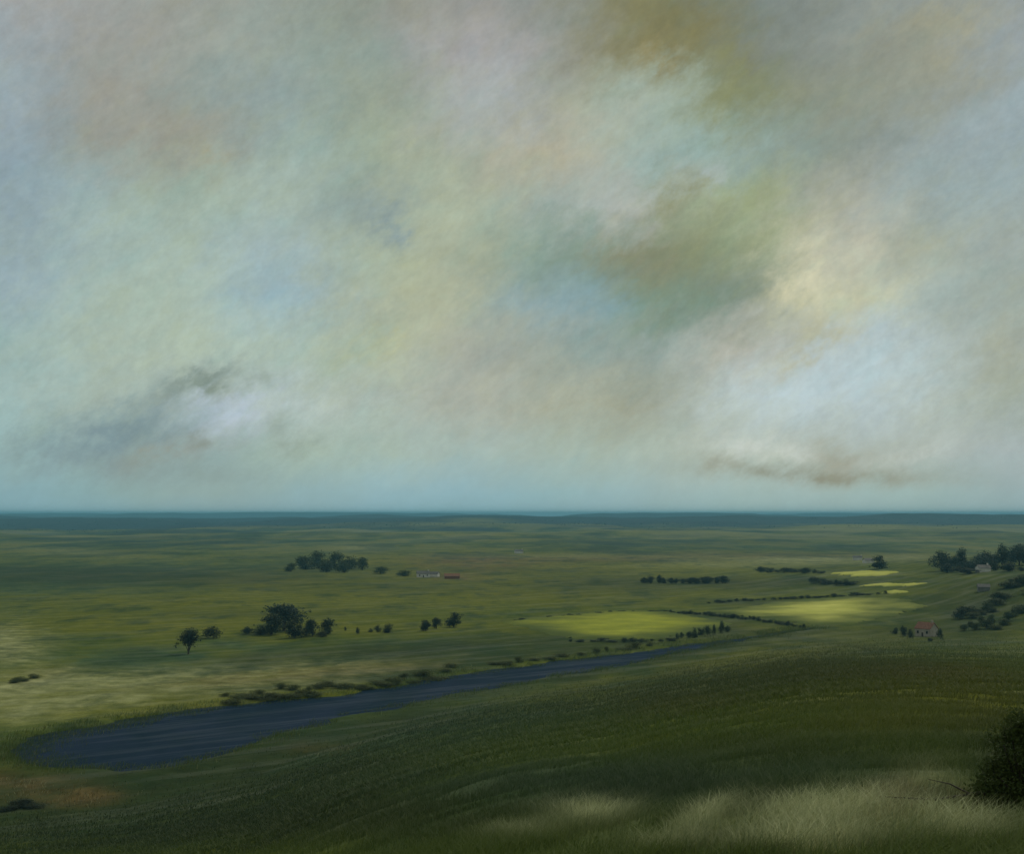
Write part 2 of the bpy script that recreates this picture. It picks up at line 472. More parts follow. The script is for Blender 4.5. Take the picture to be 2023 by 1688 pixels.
# ------------------------------------------------------------------ ground
def ground_material():
    m, g, p = new_mat('meadow')
    pos = g.new('ShaderNodeNewGeometry').outputs['Position']
    big, _ = g.noise(pos, 0.012, 6, 0.6)
    mid, _ = g.noise(pos, 0.11, 6, 0.62)
    fine, _ = g.noise(pos, 1.7, 6, 0.65)
    far, _ = g.noise(g.mapping(pos, sc=(1, 0.5, 1)), 0.0035, 7, 0.6)
    col = g.mix(g.rng(big, 0.35, 0.65), (0.066, 0.098, 0.008), (0.100, 0.122, 0.010))
    col = g.mix(g.rng(far, 0.40, 0.62), col, (0.054, 0.092, 0.012))
    jit = g.math('MULTIPLY_ADD', g.math('SUBTRACT', mid, 0.5), 0.9, g.math('MULTIPLY', g.math('SUBTRACT', fine, 0.5), 0.7))
    def cover(name, c1, c2, col):
        a = g.attr(name)
        f = g.math('ADD', a, g.math('MULTIPLY', jit, g.math('MULTIPLY', g.math('MULTIPLY', a, g.math('SUBTRACT', 1.0, a)), 3.0)), clamp=True)
        return g.mix(f, col, g.mix(g.rng(mid, 0.35, 0.65), c1, c2))
    col = cover('teal', (0.036, 0.086, 0.042), (0.050, 0.100, 0.052), col)
    col = cover('olive', (0.125, 0.135, 0.006), (0.170, 0.172, 0.010), col)
    col = cover('dark', (0.022, 0.038, 0.010), (0.034, 0.050, 0.014), col)  # dark cover tone, cloud shade painted into the ground colour
    col = cover('rust', (0.110, 0.078, 0.026), (0.150, 0.110, 0.042), col)
    col = cover('dry', (0.24, 0.26, 0.105), (0.36, 0.37, 0.17), col)
    st1, _ = g.noise(g.mapping(pos, sc=(1, 0.4, 1)), 0.035, 7, 0.64)
    st2, _ = g.noise(g.mapping(pos, loc=(40, 9, 0), sc=(1, 0.4, 1)), 0.007, 6, 0.62)
    col = g.mix(g.math('MULTIPLY', g.rng(st1, 0.51, 0.64, 0, 0.6), g.math('SUBTRACT', 1.0, g.attr('dark'))), col, (0.130, 0.145, 0.012))
    col = g.mix(g.rng(st1, 0.49, 0.37, 0, 0.65), col, (0.024, 0.052, 0.016))
    dist = g.math('DIVIDE', g.new('ShaderNodeSeparateXYZ').outputs[1], 1.0)
    sepp = dist.node.inputs[0].links[0].from_node; g.l.new(pos, sepp.inputs[0])
    farf = g.rng(dist, 900, 2600)
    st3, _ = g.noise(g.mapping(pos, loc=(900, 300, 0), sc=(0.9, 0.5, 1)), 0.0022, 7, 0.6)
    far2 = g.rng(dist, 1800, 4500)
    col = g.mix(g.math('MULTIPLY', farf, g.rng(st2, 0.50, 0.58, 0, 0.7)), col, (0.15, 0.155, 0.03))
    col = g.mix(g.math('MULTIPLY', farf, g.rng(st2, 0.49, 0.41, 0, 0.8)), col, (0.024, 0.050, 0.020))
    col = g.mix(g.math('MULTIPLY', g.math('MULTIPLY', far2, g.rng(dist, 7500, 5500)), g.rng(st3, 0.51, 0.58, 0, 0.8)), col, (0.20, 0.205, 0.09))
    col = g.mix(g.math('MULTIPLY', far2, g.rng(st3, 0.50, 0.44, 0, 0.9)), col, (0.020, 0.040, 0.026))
    # upland: bare pale crests, hollows tinted teal to paint in valley haze
    hgt = sepp.outputs[2]
    hz = g.math('ADD', hgt, g.math('MULTIPLY', g.math('SUBTRACT', st2, 0.5), 30.0))
    up = g.math('MULTIPLY', far2, g.rng(dist, 9000, 6500))
    col = g.mix(g.math('MULTIPLY', up, g.rng(hz, 6, 20, 0, 0.75)), col, (0.20, 0.21, 0.055))
    col = g.mix(g.math('MULTIPLY', up, g.rng(hz, 2, -10, 0, 0.75)), col, (0.030, 0.062, 0.044))
    # dark forest on the far hills, its blue tint paints in haze
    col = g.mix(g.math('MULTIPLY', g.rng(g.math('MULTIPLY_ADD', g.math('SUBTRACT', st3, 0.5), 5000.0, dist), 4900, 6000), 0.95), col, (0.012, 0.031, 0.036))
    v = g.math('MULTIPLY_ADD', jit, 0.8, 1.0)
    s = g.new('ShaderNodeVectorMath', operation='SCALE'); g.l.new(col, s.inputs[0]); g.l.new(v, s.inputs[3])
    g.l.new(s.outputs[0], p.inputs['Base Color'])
    p.inputs['Roughness'].default_value = 0.95
    rip, _ = g.noise(g.mapping(g.mapping(pos, rot=(0, 0, R(-40))), sc=(0.10, 0.9, 1)), 0.12, 5, 0.65)
    g.l.new(g.rng(rip, 0.48, 0.70, 0.03, 0.40), p.inputs['Specular IOR Level'])
    b = g.new('ShaderNodeBump'); b.inputs['Strength'].default_value = 0.6; b.inputs['Distance'].default_value = 0.35
    g.l.new(g.math('ADD', fine, g.math('MULTIPLY', mid, 3.0)), b.inputs['Height'])
    g.l.new(b.outputs[0], p.inputs['Normal'])
    return m


def build_ground():
    az = np.concatenate([np.linspace(-math.pi, -0.62, 60)[:-1], np.linspace(-0.62, 0.62, 760), np.linspace(0.62, math.pi, 60)[1:]])
    dd = np.concatenate([[0.5, 2, 4, 6, 8], np.linspace(9, 60, 110), np.geomspace(60.6, 300, 230)[1:], np.linspace(301, 900, 330), np.geomspace(902, 3000, 210), np.geomspace(3010, 31000, 330)])
    A, D = np.meshgrid(az, dd)
    X, Y = D * np.sin(A), D * np.cos(A)
    Z = height(X, Y)
    V = np.stack([X, Y, Z], -1).reshape(-1, 3)
    na, nd = len(az), len(dd)
    i, j = np.meshgrid(np.arange(nd - 1), np.arange(na - 1), indexing='ij')
    q = np.stack([i * na + j, i * na + j + 1, (i + 1) * na + j + 1, (i + 1) * na + j], -1).reshape(-1, 4)[:, ::-1]
    o = mesh_from('ground', V, np.ascontiguousarray(q), ground_material(), smooth=True)
    tag(o, 'green rolling meadow land stretching to blue hills', 'ground', kind='structure')
    sel = (Y > 200) & (Y < 900) & (np.abs(X) < 420)
    bank = np.zeros(X.shape)
    sd_ = np.maximum(poly_dist(X[sel], Y[sel], RIVER), 0) + (fbm(X[sel], Y[sel], 22, 4, 55) - .5) * 26
    fo = np.interp(np.arctan2(X[sel], Y[sel]), _az_f, _d_f)
    bank[sel] = np.exp(-(np.maximum(sd_, 0) / 26) ** 2) * sstep(1.16, 1.04, np.hypot(X[sel], Y[sel]) / fo)
    for k in ('dry', 'olive', 'rust', 'dark', 'teal'):
        a = o.data.attributes.new(k, 'FLOAT', 'POINT')
        v = patch_mask(k, X, Y)
        if k in ('dark', 'teal'):      # rank growth on the low near bank
            v = np.maximum(v, (.9 if k == 'dark' else .55) * bank)
        a.data.foreach_set('value', v.astype(np.float32).ravel())
    return o


ground = build_ground()


def build_river():
    m, g, p = new_mat('dark_water')
    pos = g.new('ShaderNodeNewGeometry').outputs['Position']
    n, _ = g.noise(g.mapping(pos, rot=(0, 0, R(35)), sc=(1, 0.35, 1)), 0.05, 5, 0.6)
    col = g.mix(g.rng(n, 0.35, 0.65), (0.008, 0.022, 0.040), (0.018, 0.032, 0.066))
    g.l.new(col, p.inputs['Base Color'])
    p.inputs['Roughness'].default_value = 0.5
    p.inputs['IOR'].default_value = 1.12
    rip, _ = g.noise(g.mapping(g.mapping(pos, rot=(0, 0, R(-40))), sc=(0.10, 0.9, 1)), 0.12, 5, 0.65)
    g.l.new(g.rng(rip, 0.48, 0.70, 0.03, 0.40), p.inputs['Specular IOR Level'])
    b = g.new('ShaderNodeBump'); b.inputs['Strength'].default_value = 0.5; b.inputs['Distance'].default_value = 0.15
    n2, _ = g.noise(g.mapping(pos, sc=(1, 0.5, 1)), 0.9, 4, 0.6)
    g.l.new(n2, b.inputs['Height']); g.l.new(b.outputs[0], p.inputs['Normal'])
    xs = np.arange(-340, 260, 6.0); ys = np.arange(270, 800, 6.0)
    X, Y = np.meshgrid(xs, ys)
    keep = poly_dist(X, Y, RIVER) < 22
    nx = len(xs)
    f = [(r * nx + c, r * nx + c + 1, (r + 1) * nx + c + 1, (r + 1) * nx + c) for r in range(len(ys) - 1) for c in range(nx - 1)
         if keep[r, c] or keep[r + 1, c] or keep[r, c + 1] or keep[r + 1, c + 1]]
    used = sorted({v for q in f for v in q}); ix = {v: i for i, v in enumerate(used)}
    V = np.stack([X.ravel()[used], Y.ravel()[used], np.full(len(used), WATER_Z)], -1)
    o = mesh_from('river', V, [tuple(ix[v] for v in q) for q in f], m)
    tag(o, 'dark blue river narrowing from lower left to the right', 'river', kind='structure')


build_river()


def build_fields():
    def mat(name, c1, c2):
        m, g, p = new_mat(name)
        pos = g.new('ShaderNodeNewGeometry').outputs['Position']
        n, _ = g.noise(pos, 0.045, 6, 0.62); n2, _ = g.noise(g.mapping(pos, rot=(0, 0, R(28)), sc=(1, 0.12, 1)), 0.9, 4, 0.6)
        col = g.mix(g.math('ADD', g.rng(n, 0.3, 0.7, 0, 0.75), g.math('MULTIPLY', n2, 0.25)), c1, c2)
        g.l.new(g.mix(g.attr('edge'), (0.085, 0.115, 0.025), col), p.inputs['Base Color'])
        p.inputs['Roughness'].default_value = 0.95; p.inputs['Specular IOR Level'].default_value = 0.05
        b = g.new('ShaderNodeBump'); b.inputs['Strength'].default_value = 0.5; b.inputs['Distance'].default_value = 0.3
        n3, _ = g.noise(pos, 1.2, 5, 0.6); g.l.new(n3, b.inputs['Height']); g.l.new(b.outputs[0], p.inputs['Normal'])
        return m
    ms = [mat('sunlit_yellow_crop', (0.18, 0.22, 0.020), (0.40, 0.42, 0.040)), mat('sunlit_pale_crop', (0.34, 0.37, 0.05), (0.66, 0.65, 0.17))]  # crop colours brightened, dappled sunlight painted in
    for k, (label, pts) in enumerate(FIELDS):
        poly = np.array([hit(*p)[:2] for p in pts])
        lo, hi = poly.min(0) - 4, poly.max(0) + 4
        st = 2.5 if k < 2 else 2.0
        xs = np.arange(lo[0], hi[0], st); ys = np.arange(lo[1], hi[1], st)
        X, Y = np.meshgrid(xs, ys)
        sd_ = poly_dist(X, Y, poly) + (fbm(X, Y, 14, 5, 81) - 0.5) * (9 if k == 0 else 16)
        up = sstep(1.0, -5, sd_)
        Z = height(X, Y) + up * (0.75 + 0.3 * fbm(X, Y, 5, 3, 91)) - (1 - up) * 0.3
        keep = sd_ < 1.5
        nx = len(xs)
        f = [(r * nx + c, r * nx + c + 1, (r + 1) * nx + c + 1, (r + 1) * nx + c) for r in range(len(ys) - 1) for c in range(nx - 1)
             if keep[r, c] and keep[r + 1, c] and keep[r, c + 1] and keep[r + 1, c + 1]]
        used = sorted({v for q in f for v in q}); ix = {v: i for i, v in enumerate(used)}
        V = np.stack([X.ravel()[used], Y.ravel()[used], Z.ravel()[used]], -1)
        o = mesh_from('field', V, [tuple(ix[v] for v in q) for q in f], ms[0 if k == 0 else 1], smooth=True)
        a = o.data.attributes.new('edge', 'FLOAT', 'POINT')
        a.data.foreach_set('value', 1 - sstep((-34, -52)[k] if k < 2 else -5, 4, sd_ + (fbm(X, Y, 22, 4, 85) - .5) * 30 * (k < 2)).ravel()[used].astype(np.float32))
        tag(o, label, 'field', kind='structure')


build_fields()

# ------------------------------------------------------------------ foliage
def leaf_mat(name, dark, light, tr=0.25):
    m, g, p = new_mat(name)
    t = g.attr('tint')
    info = g.new('ShaderNodeObjectInfo').outputs['Random']
    pos = g.new('ShaderNodeTexCoord').outputs['Object']
    n, _ = g.noise(pos, 0.6, 3, 0.6)
    f = g.math('ADD', g.math('MULTIPLY', t, 0.6), g.math('MULTIPLY', g.rng(n, 0.3, 0.7), 0.4))
    col = g.mix(f, dark, light)
    s = g.new('ShaderNodeVectorMath', operation='SCALE'); g.l.new(col, s.inputs[0]); g.l.new(g.math('MULTIPLY_ADD', info, 0.4, 0.8), s.inputs[3])
    g.l.new(s.outputs[0], p.inputs['Base Color'])
    p.inputs['Roughness'].default_value = 0.8; p.inputs['Specular IOR Level'].default_value = 0.15
    tl = g.new('ShaderNodeBsdfTranslucent'); g.l.new(s.outputs[0], tl.inputs[0])
    mx = g.new('ShaderNodeMixShader'); mx.inputs[0].default_value = tr
    g.l.new(p.outputs[0], mx.inputs[1]); g.l.new(tl.outputs[0], mx.inputs[2])
    g.l.new(mx.outputs[0], g.n['Material Output'].inputs[0])
    return m


def bark_mat(name, c1, c2):
    m, g, p = new_mat(name)
    pos = g.new('ShaderNodeTexCoord').outputs['Object']
    n, _ = g.noise(g.mapping(pos, sc=(6, 6, 1.2)), 1.5, 5, 0.65)
    g.l.new(g.mix(g.rng(n, 0.3, 0.7), c1, c2), p.inputs['Base Color'])
    p.inputs['Roughness'].default_value = 0.9
    return m


LEAF_DARK = leaf_mat('dark_leaves', (0.022, 0.036, 0.026), (0.056, 0.076, 0.042))
LEAF_BLUE = leaf_mat('bluish_leaves', (0.030, 0.055, 0.045), (0.060, 0.090, 0.068))
LEAF_GREEN = leaf_mat('green_leaves', (0.036, 0.058, 0.016), (0.085, 0.108, 0.032))
LEAF_OLIVE = leaf_mat('olive_leaves', (0.050, 0.066, 0.016), (0.105, 0.125, 0.034))
BARK = bark_mat('bark', (0.035, 0.028, 0.022), (0.085, 0.072, 0.056))


def tubes(paths, sides=6):
    """tapered tubes along lists of (point, radius), returned as one mesh"""
    V, F = [], []
    for path in paths:
        base = len(V)
        for i, (p, r) in enumerate(path):
            p = Vector(p)
            a = Vector(path[max(0, i - 1)][0]); b = Vector(path[min(len(path) - 1, i + 1)][0])
            t = (b - a).normalized() if (b - a).length > 1e-6 else Vector((0, 0, 1))
            u = t.orthogonal().normalized(); w = t.cross(u)
            for k in range(sides):
                an = 2 * math.pi * k / sides
                V.append(p + (u * math.cos(an) + w * math.sin(an)) * r)
        for i in range(len(path) - 1):
            for k in range(sides):
                k2 = (k + 1) % sides
                F.append((base + i * sides + k, base + i * sides + k2, base + (i + 1) * sides + k2, base + (i + 1) * sides + k))
        F.append(tuple(base + k for k in range(sides))[::-1])
        F.append(tuple(base + (len(path) - 1) * sides + k for k in range(sides)))
    return V, F


def leaves(clumps, n, size, rs, squash=1.0):
    """n leaf quads filling the clumps (centre, radii), looser toward each clump's edge"""
    vol = np.array([c[1][0] * c[1][1] * c[1][2] for c in clumps]) ** 0.75
    which = rs.choice(len(clumps), n, p=vol / vol.sum())
    ctr = np.array([c[0] for c in clumps])[which]; rad = np.array([c[1] for c in clumps])[which]
    v = rs.normal(size=(n, 3)); v /= np.linalg.norm(v, axis=1)[:, None]
    rr = rs.random(n) ** 0.42 * (1 + 0.16 * rs.normal(size=n))
    P = ctr + v * rad * rr[:, None]
    nrm = v * 0.7 + rs.normal(size=(n, 3)) * 0.75 + np.array([0, 0, 0.35]); nrm /= np.linalg.norm(nrm, axis=1)[:, None]
    t = np.cross(nrm, rs.normal(size=(n, 3))); t /= np.linalg.norm(t, axis=1)[:, None] + 1e-9
    b = np.cross(nrm, t)
    s = size * (0.55 + 0.9 * rs.random(n))[:, None]
    Q = np.stack([P - t * s * .5, P + b * s * .32 + nrm * s * .06, P + t * s * .5, P - b * s * .32 - nrm * s * .05], 1).reshape(-1, 3)
    F = np.arange(4 * n).reshape(n, 4)
    tint = np.clip(rs.random(n) * 0.7 + 0.3 * rs.random(len(clumps))[which], 0, 1)
    return Q, F, tint


def make_crown_clumps(rs, w, h, base, n, lean=0.0, ragged=1.0):
    cl = []
    for i in range(n):
        a = rs.random() * 2 * math.pi; q = rs.random() ** 0.6
        zz = rs.random()
        prof = math.sin(math.pi * min(1, 0.16 + 0.80 * zz)) ** 0.65
        r = w * (0.14 + 0.13 * rs.random())
        x = math.cos(a) * q * (w * .5 - r * .7) * prof + lean * (base + zz * (h - base))
        y = math.sin(a) * q * (w * .5 - r * .7) * prof
        z = base + r * .5 + zz * max(0.1, (h - base - r * 1.4))
        cl.append(((x, y, z), (r * (0.9 + .3 * rs.random()), r * (0.9 + .3 * rs.random()), r * (0.8 + 0.4 * rs.random()))))
    # stray sprays on the outline
    for i in range(int(n * 0.5 * ragged)):
        c, r = cl[rs.integers(len(cl))]
        a = rs.random() * 2 * math.pi
        k = 0.9 + .5 * rs.random()
        cl.append(((c[0] + math.cos(a) * r[0] * k, c[1] + math.sin(a) * r[1] * k, c[2] + (rs.random() - .35) * r[2] * 1.4), (r[0] * .38, r[1] * .38, r[2] * .42)))
    return cl


_meshes = {}


def tree_meshes(kind, var):
    """unit meshes (height about 1) for crown and trunk of a kind of tree"""
    key = (kind, var)
    if key in _meshes: return _meshes[key]
    rs = np.random.default_rng(1000 + var * 17 + sum(map(ord, kind)))
    if kind == 'tree':
        cl = make_crown_clumps(rs, 0.86, 1.0, 0.08, 17, lean=0.05 * (rs.random() - .5)); n, sz, lf = 2100, 0.055, LEAF_DARK; th = 0.55
    elif kind == 'blue':
        cl = make_crown_clumps(rs, 1.0, 1.0, 0.04, 18); n, sz, lf = 2600, 0.05, LEAF_BLUE; th = 0.5
    elif kind == 'green':
        cl = make_crown_clumps(rs, 0.95, 1.0, 0.03, 17); n, sz, lf = 2200, 0.055, LEAF_GREEN; th = 0.5
    elif kind == 'olive':
        cl = make_crown_clumps(rs, 1.3, 1.0, 0.02, 14); n, sz, lf = 2000, 0.06, LEAF_OLIVE; th = 0.35
    elif kind == 'leaning':
        cl = make_crown_clumps(rs, 0.86, 1.0, 0.36, 16, lean=0.12)
        cl += [((-.36, .05, .42), (.10, .09, .10)), ((-.42, .02, .30), (.06, .06, .09)), ((.06, -.02, .32), (.08, .08, .08))]
        n, sz, lf = 2300, 0.05, LEAF_DARK; th = 0.6
    else:   # bush
        cl = make_crown_clumps(rs, 1.25, 1.0, 0.0, 12); n, sz, lf = 1700, 0.065, LEAF_DARK; th = 0.35
    V, F, t = leaves(cl, n, sz, rs)
    V[:, 2] = np.maximum(V[:, 2], 0.01 if kind in ('bush', 'olive') else 0.04)
    c = mesh_from('crown', V, F, lf, face_attr={'tint': t}, link=False).data
    ln = 0.12 if kind == 'leaning' else 0.0
    paths = []
    r0 = 0.028 if kind not in ('bush', 'olive') else 0.016
    top = th
    trunk = [((0, 0, -0.06), r0 * 1.5), ((0.01 + ln * .1, 0, 0.06), r0 * 1.1), ((0.02 * rs.normal() + ln * .3, 0.02 * rs.normal(), top * .5), r0 * .85), ((ln * .6, 0, top), r0 * .5), ((ln + .02 * rs.normal(), 0.02 * rs.normal(), min(.92, top * 1.6)), r0 * .14)]
    paths.append(trunk)
    for i in range(7 if kind != 'leaning' else 9):
        cc = cl[rs.integers(len(cl))][0]
        s = trunk[1 + i % 3][0]
        midp = [(s[k] * .5 + cc[k] * .5) + (0.03 if k == 2 else 0.0) for k in range(3)]
        paths.append([(s, r0 * .5), (midp, r0 * .32), (cc, r0 * .08)])
    TV, TF = tubes(paths, 6)
    tm = mesh_from('trunk', TV, TF, BARK, smooth=True, link=False).data
    _meshes[key] = (c, tm)
    return _meshes[key]


def plant(kind, px, py, wpx, hpx, label, var=0, group=None, name='tree', cat='tree', push=0.0, tilt=0.0):
    """a tree or bush whose foot stands on the ground seen at a photo pixel, with its real size"""
    x, y, z = hit(px, py)
    k = 1 + push / max(y, 1)
    x, y = x * k, y * k; z = h1(x, y)
    H = hpx * y / FPX; W = wpx * y / FPX
    cm, tm = tree_meshes(kind, var)
    base_w = {'tree': .86, 'blue': 1.0, 'green': .95, 'olive': 1.3, 'leaning': .86, 'bush': 1.25}[kind]
    o = empty(name, (x, y, z - 0.02 * H), rz=(var * 1.9 + px * .37) % 6.28 if kind != 'leaning' else 0.0, sc=(W / base_w, W / base_w, H))
    o.rotation_euler[1] = R(tilt)
    tag(o, label, cat, group)
    a = bpy.data.objects.new('crown' if cat == 'tree' else 'foliage', cm); C.objects.link(a); a.parent = o
    b = bpy.data.objects.new('trunk' if cat == 'tree' else 'stem', tm); C.objects.link(b); b.parent = o
    return o


T, B = ('tree', 'tree'), ('bush', 'bush')
TREES = [  # kind, px, py(foot), width, height, label, variant, (name, category), push
 ('leaning', 371, 1293, 52, 54, 'dark ragged tree leaning right, leftmost tree above the river', 0, T, 0),
 ('bush', 421, 1262, 46, 27, 'small dark straggly bush just right of the leaning tree', 1, B, 0),
 ('bush', 489, 1254, 32, 19, 'low dark bush at the left foot of the big blue-green tree clump', 2, B, 0),
 ('blue', 560, 1252, 112, 56, 'large blue-green tree, tallest in the middle row above the river', 0, T, 14),
 ('tree', 537, 1255, 52, 46, 'dark tree in front of the left half of the blue-green tree', 3, T, 0),
 ('tree', 582, 1259, 46, 42, 'dark tree in front of the right half of the blue-green tree', 4, T, -6),
 ('tree', 617, 1258, 32, 38, 'narrow dark tree, left of the pair with a V gap between them', 5, T, 0),
 ('tree', 648, 1254, 34, 35, 'rounded dark tree, right of the pair with a V gap between them', 6, T, 0),
 ('bush', 515, 1255, 40, 22, 'low dark bush between the left foot bush and the dark trees of the big clump', 14, B, 0),
 ('bush', 607, 1257, 36, 20, 'low dark bush filling the gap between the big clump and the V gap pair', 15, B, 0),
 ('bush', 634, 1259, 34, 16, 'low dark bush at the foot of the V gap pair of trees', 16, B, 0),
 ('bush', 682, 1247, 6, 11, 'tiny dark sapling alone in the meadow, right of the V gap pair', 3, B, 0),
 ('bush', 707, 1254, 11, 16, 'small upright dark bush, second speck right of the V gap pair', 4, B, 0),
 ('bush', 732, 1250, 12, 9, 'very low dark bush touching the foot of a bush row in mid meadow', 5, B, 0),
 ('bush', 746, 1250, 18, 15, 'small dark bush left of the wedge shaped bush in mid meadow', 6, B, 0),
 ('bush', 766, 1251, 32, 20, 'wedge shaped dark bush in mid meadow, right end of the specks', 7, B, 0),
 ('tree', 841, 1247, 28, 26, 'dark short tree, left one of three close together left of the yellow field', 7, T, 0),
 ('tree', 862, 1243, 26, 23, 'dark short tree, middle one of three close together left of the yellow field', 8, T, 0),
 ('tree', 897, 1240, 38, 34, 'rounded dark tree, right and tallest of three left of the yellow field', 9, T, 0),
 ('green', 604, 1126, 52, 30, 'green tree at the left end of the distant round copse', 0, T, 0),
 ('green', 630, 1124, 56, 36, 'tall tree left of centre in the distant round copse', 1, T, 6),
 ('green', 662, 1126, 56, 36, 'tall tree at the centre of the distant round copse', 2, T, 0),
 ('green', 690, 1126, 50, 29, 'green tree right of centre in the distant round copse', 3, T, 4),
 ('green', 716, 1127, 34, 27, 'lower green tree at the right end of the distant round copse', 4, T, 0),
 ('green', 645, 1131, 40, 25, 'low tree at the front left foot of the distant round copse', 5, T, 0),
 ('green', 680, 1132, 40, 24, 'low tree at the front right foot of the distant round copse', 6, T, 0),
 ('green', 575, 1130, 30, 18, 'outlying low tree left of the distant round copse', 2, T, 0),
 ('green', 752, 1134, 36, 16, 'low bushy tree between the round copse and the white farm', 7, T, 0),
 ('green', 796, 1139, 40, 13, 'low spreading tree directly left of the white farm', 8, T, 0),
 ('tree', 1738, 1124, 40, 28, 'dark lone tree between pale strips, left of the grove on the right rise', 10, T, 0),
 ('bush', 1896, 1224, 36, 26, 'dark round bush on the slope above right of the red roofed cottage', 8, B, 0),
 ('bush', 1784, 1258, 20, 26, 'upright dark bush left of the red roofed cottage, second from its wall', 9, B, 0),
 ('bush', 1769, 1253, 18, 15, 'low dark bush farthest left of the red roofed cottage', 10, B, 0),
 ('bush', 1798, 1261, 16, 22, 'dark bush against the left wall of the red roofed cottage', 11, B, -4),
 ('bush', 1857, 1264, 16, 24, 'dark bush at the right corner of the red roofed cottage', 12, B, -4),
 ('bush', 1838, 1268, 16, 8, 'tiny low bush in front of the red roofed cottage', 13, B, 0),
]
for kind, px, py, w_, h_, label, var, (nm, ct), push in TREES:
    plant(kind, px, py, w_, h_, label, var, None, nm, ct, push)

# rows of bushes: each bush a thing of its own, alike within its row
def row(pts, n, wpx, hpx, label, group, kind='bush', jitter=2.0, nm='bush', cat='bush'):
    pts = np.array(pts, float)
    seg = np.r_[0, np.cumsum(np.hypot(*np.diff(pts, axis=0).T))]
    for i in range(n):
        s = (i + 0.5 + random.uniform(-.25, .25)) / n * seg[-1]
        px = np.interp(s, seg, pts[:, 0]); py = np.interp(s, seg, pts[:, 1]) + random.uniform(-1, 1) * jitter * .4
        f = random.uniform(.55, 1.7)
        plant(kind, px, py, wpx * f, hpx * random.uniform(.55, 1.4), label, 20 + (i * 5 + n) % 8, group, nm, cat)

row([(1312,1211),(1400,1217),(1500,1228),(1594,1243)], 34, 15, 7.5, 'bush in the long dark hedge between the two bright fields', 'bushes of the hedge between the bright fields', jitter=1.5)
row([(1010,1229),(1110,1220),(1225,1211),(1310,1211)], 22, 16, 4, 'low bush in the thin hedge along the far edge of the yellow field', 'bushes of the hedge behind the yellow field', jitter=1)
row([(1395,1193),(1500,1187),(1620,1181),(1755,1174)], 26, 17, 5.5, 'low bush in the hedge along the far edge of the pale field', 'bushes of the hedge behind the pale field', jitter=1)
row([(1330,1262),(1385,1258),(1445,1250)], 9, 14, 20, 'dark bush at the near right corner of the yellow field', 'bushes at the corner of the yellow field', jitter=6)
row([(1120,1270),(1240,1270),(1340,1266)], 11, 20, 8, 'low dark bush along the near edge of the yellow field', 'bushes along the near edge of the yellow field', jitter=5)
row([(1268,1153),(1340,1154),(1434,1152)], 13, 22, 13, 'dark bush in the distant row left of centre beyond the bright fields', 'bushes of the distant left row', 'tree', nm='bush')
row([(1493,1131),(1560,1132),(1627,1134)], 11, 20, 12, 'dark bush in the farthest row on the right, before the pale strip', 'bushes of the farthest right row')
row([(1605,1154),(1650,1157),(1692,1156)], 7, 22, 14, 'olive dark bush in the clump beside the small pale strips', 'bushes of the clump by the pale strips')
row([(1850,1128),(1900,1127),(1960,1118),(2023,1112),(2070,1112)], 14, 34, 36, 'dark bluish tree in the grove on the right rise', 'trees of the grove on the right rise', 'blue', jitter=14, nm='tree', cat='tree')
row([(1880,1135),(1950,1130),(2030,1132)], 6, 30, 15, 'low dark tree along the foot of the grove on the right rise', 'low trees under the right grove', 'tree', jitter=8, nm='tree', cat='tree')
row([(440,1386),(560,1372),(640,1366),(760,1352),(900,1328)], 34, 40, 11, 'low olive bush on the far bank of the river', 'bushes along the far river bank', 'olive', jitter=26)
row([(960,1318),(1120,1298),(1300,1276)], 12, 26, 10, 'low olive bush on the far bank where the river narrows', 'low bushes along the narrow river', 'olive', jitter=4)
row([(1905,1222),(1960,1205),(1990,1165),(2022,1140),(2050,1200),(1985,1235),(1900,1240)], 34, 36, 15, 'dark green bush on the steep right hand slope', 'bushes on the right slope', 'green', jitter=22)

# ------------------------------------------------------------------ buildings
def paint(name, c1, c2, sc=0.8, rough=0.9):
    m, g, p = new_mat(name)
    pos = g.new('ShaderNodeTexCoord').outputs['Object']
    n, _ = g.noise(g.mapping(pos, sc=(1, 1, .6)), sc, 6, 0.65)
    g.l.new(g.mix(g.rng(n, 0.35, 0.65), c1, c2), p.inputs['Base Color'])
    p.inputs['Roughness'].default_value = rough
    return m

W_PINK = paint('pinkish_plaster', (0.32, 0.28, 0.23), (0.46, 0.40, 0.35))
W_WHITE = paint('whitewash', (0.58, 0.55, 0.52), (0.78, 0.75, 0.72))
ROOF_RED = paint('red_tiles', (0.20, 0.09, 0.06), (0.30, 0.15, 0.10), 1.4)
ROOF_GREY = paint('grey_slate', (0.10, 0.10, 0.10), (0.18, 0.17, 0.16), 1.4)
ROOF_RUST = paint('rust_tiles', (0.18, 0.08, 0.04), (0.26, 0.12, 0.06), 1.4)
PANE = paint('dark_pane', (0.02, 0.025, 0.03), (0.035, 0.04, 0.045), 1.0, 0.2)
FRAME = paint('painted_wood', (0.16, 0.15, 0.13), (0.24, 0.22, 0.20), 2.0)
DOORM = paint('dark_door', (0.05, 0.035, 0.025), (0.08, 0.055, 0.04), 2.0)


def boxes(bs):
    V, F = [], []
    for (x0, y0, z0, x1, y1, z1) in bs:
        b = len(V)
        V += [(x0, y0, z0), (x1, y0, z0), (x1, y1, z0), (x0, y1, z0), (x0, y0, z1), (x1, y0, z1), (x1, y1, z1), (x0, y1, z1)]
        F += [tuple(b + i for i in q) for q in ((3, 2, 1, 0), (4, 5, 6, 7), (0, 1, 5, 4), (1, 2, 6, 5), (2, 3, 7, 6), (3, 0, 4, 7))]
    return V, F


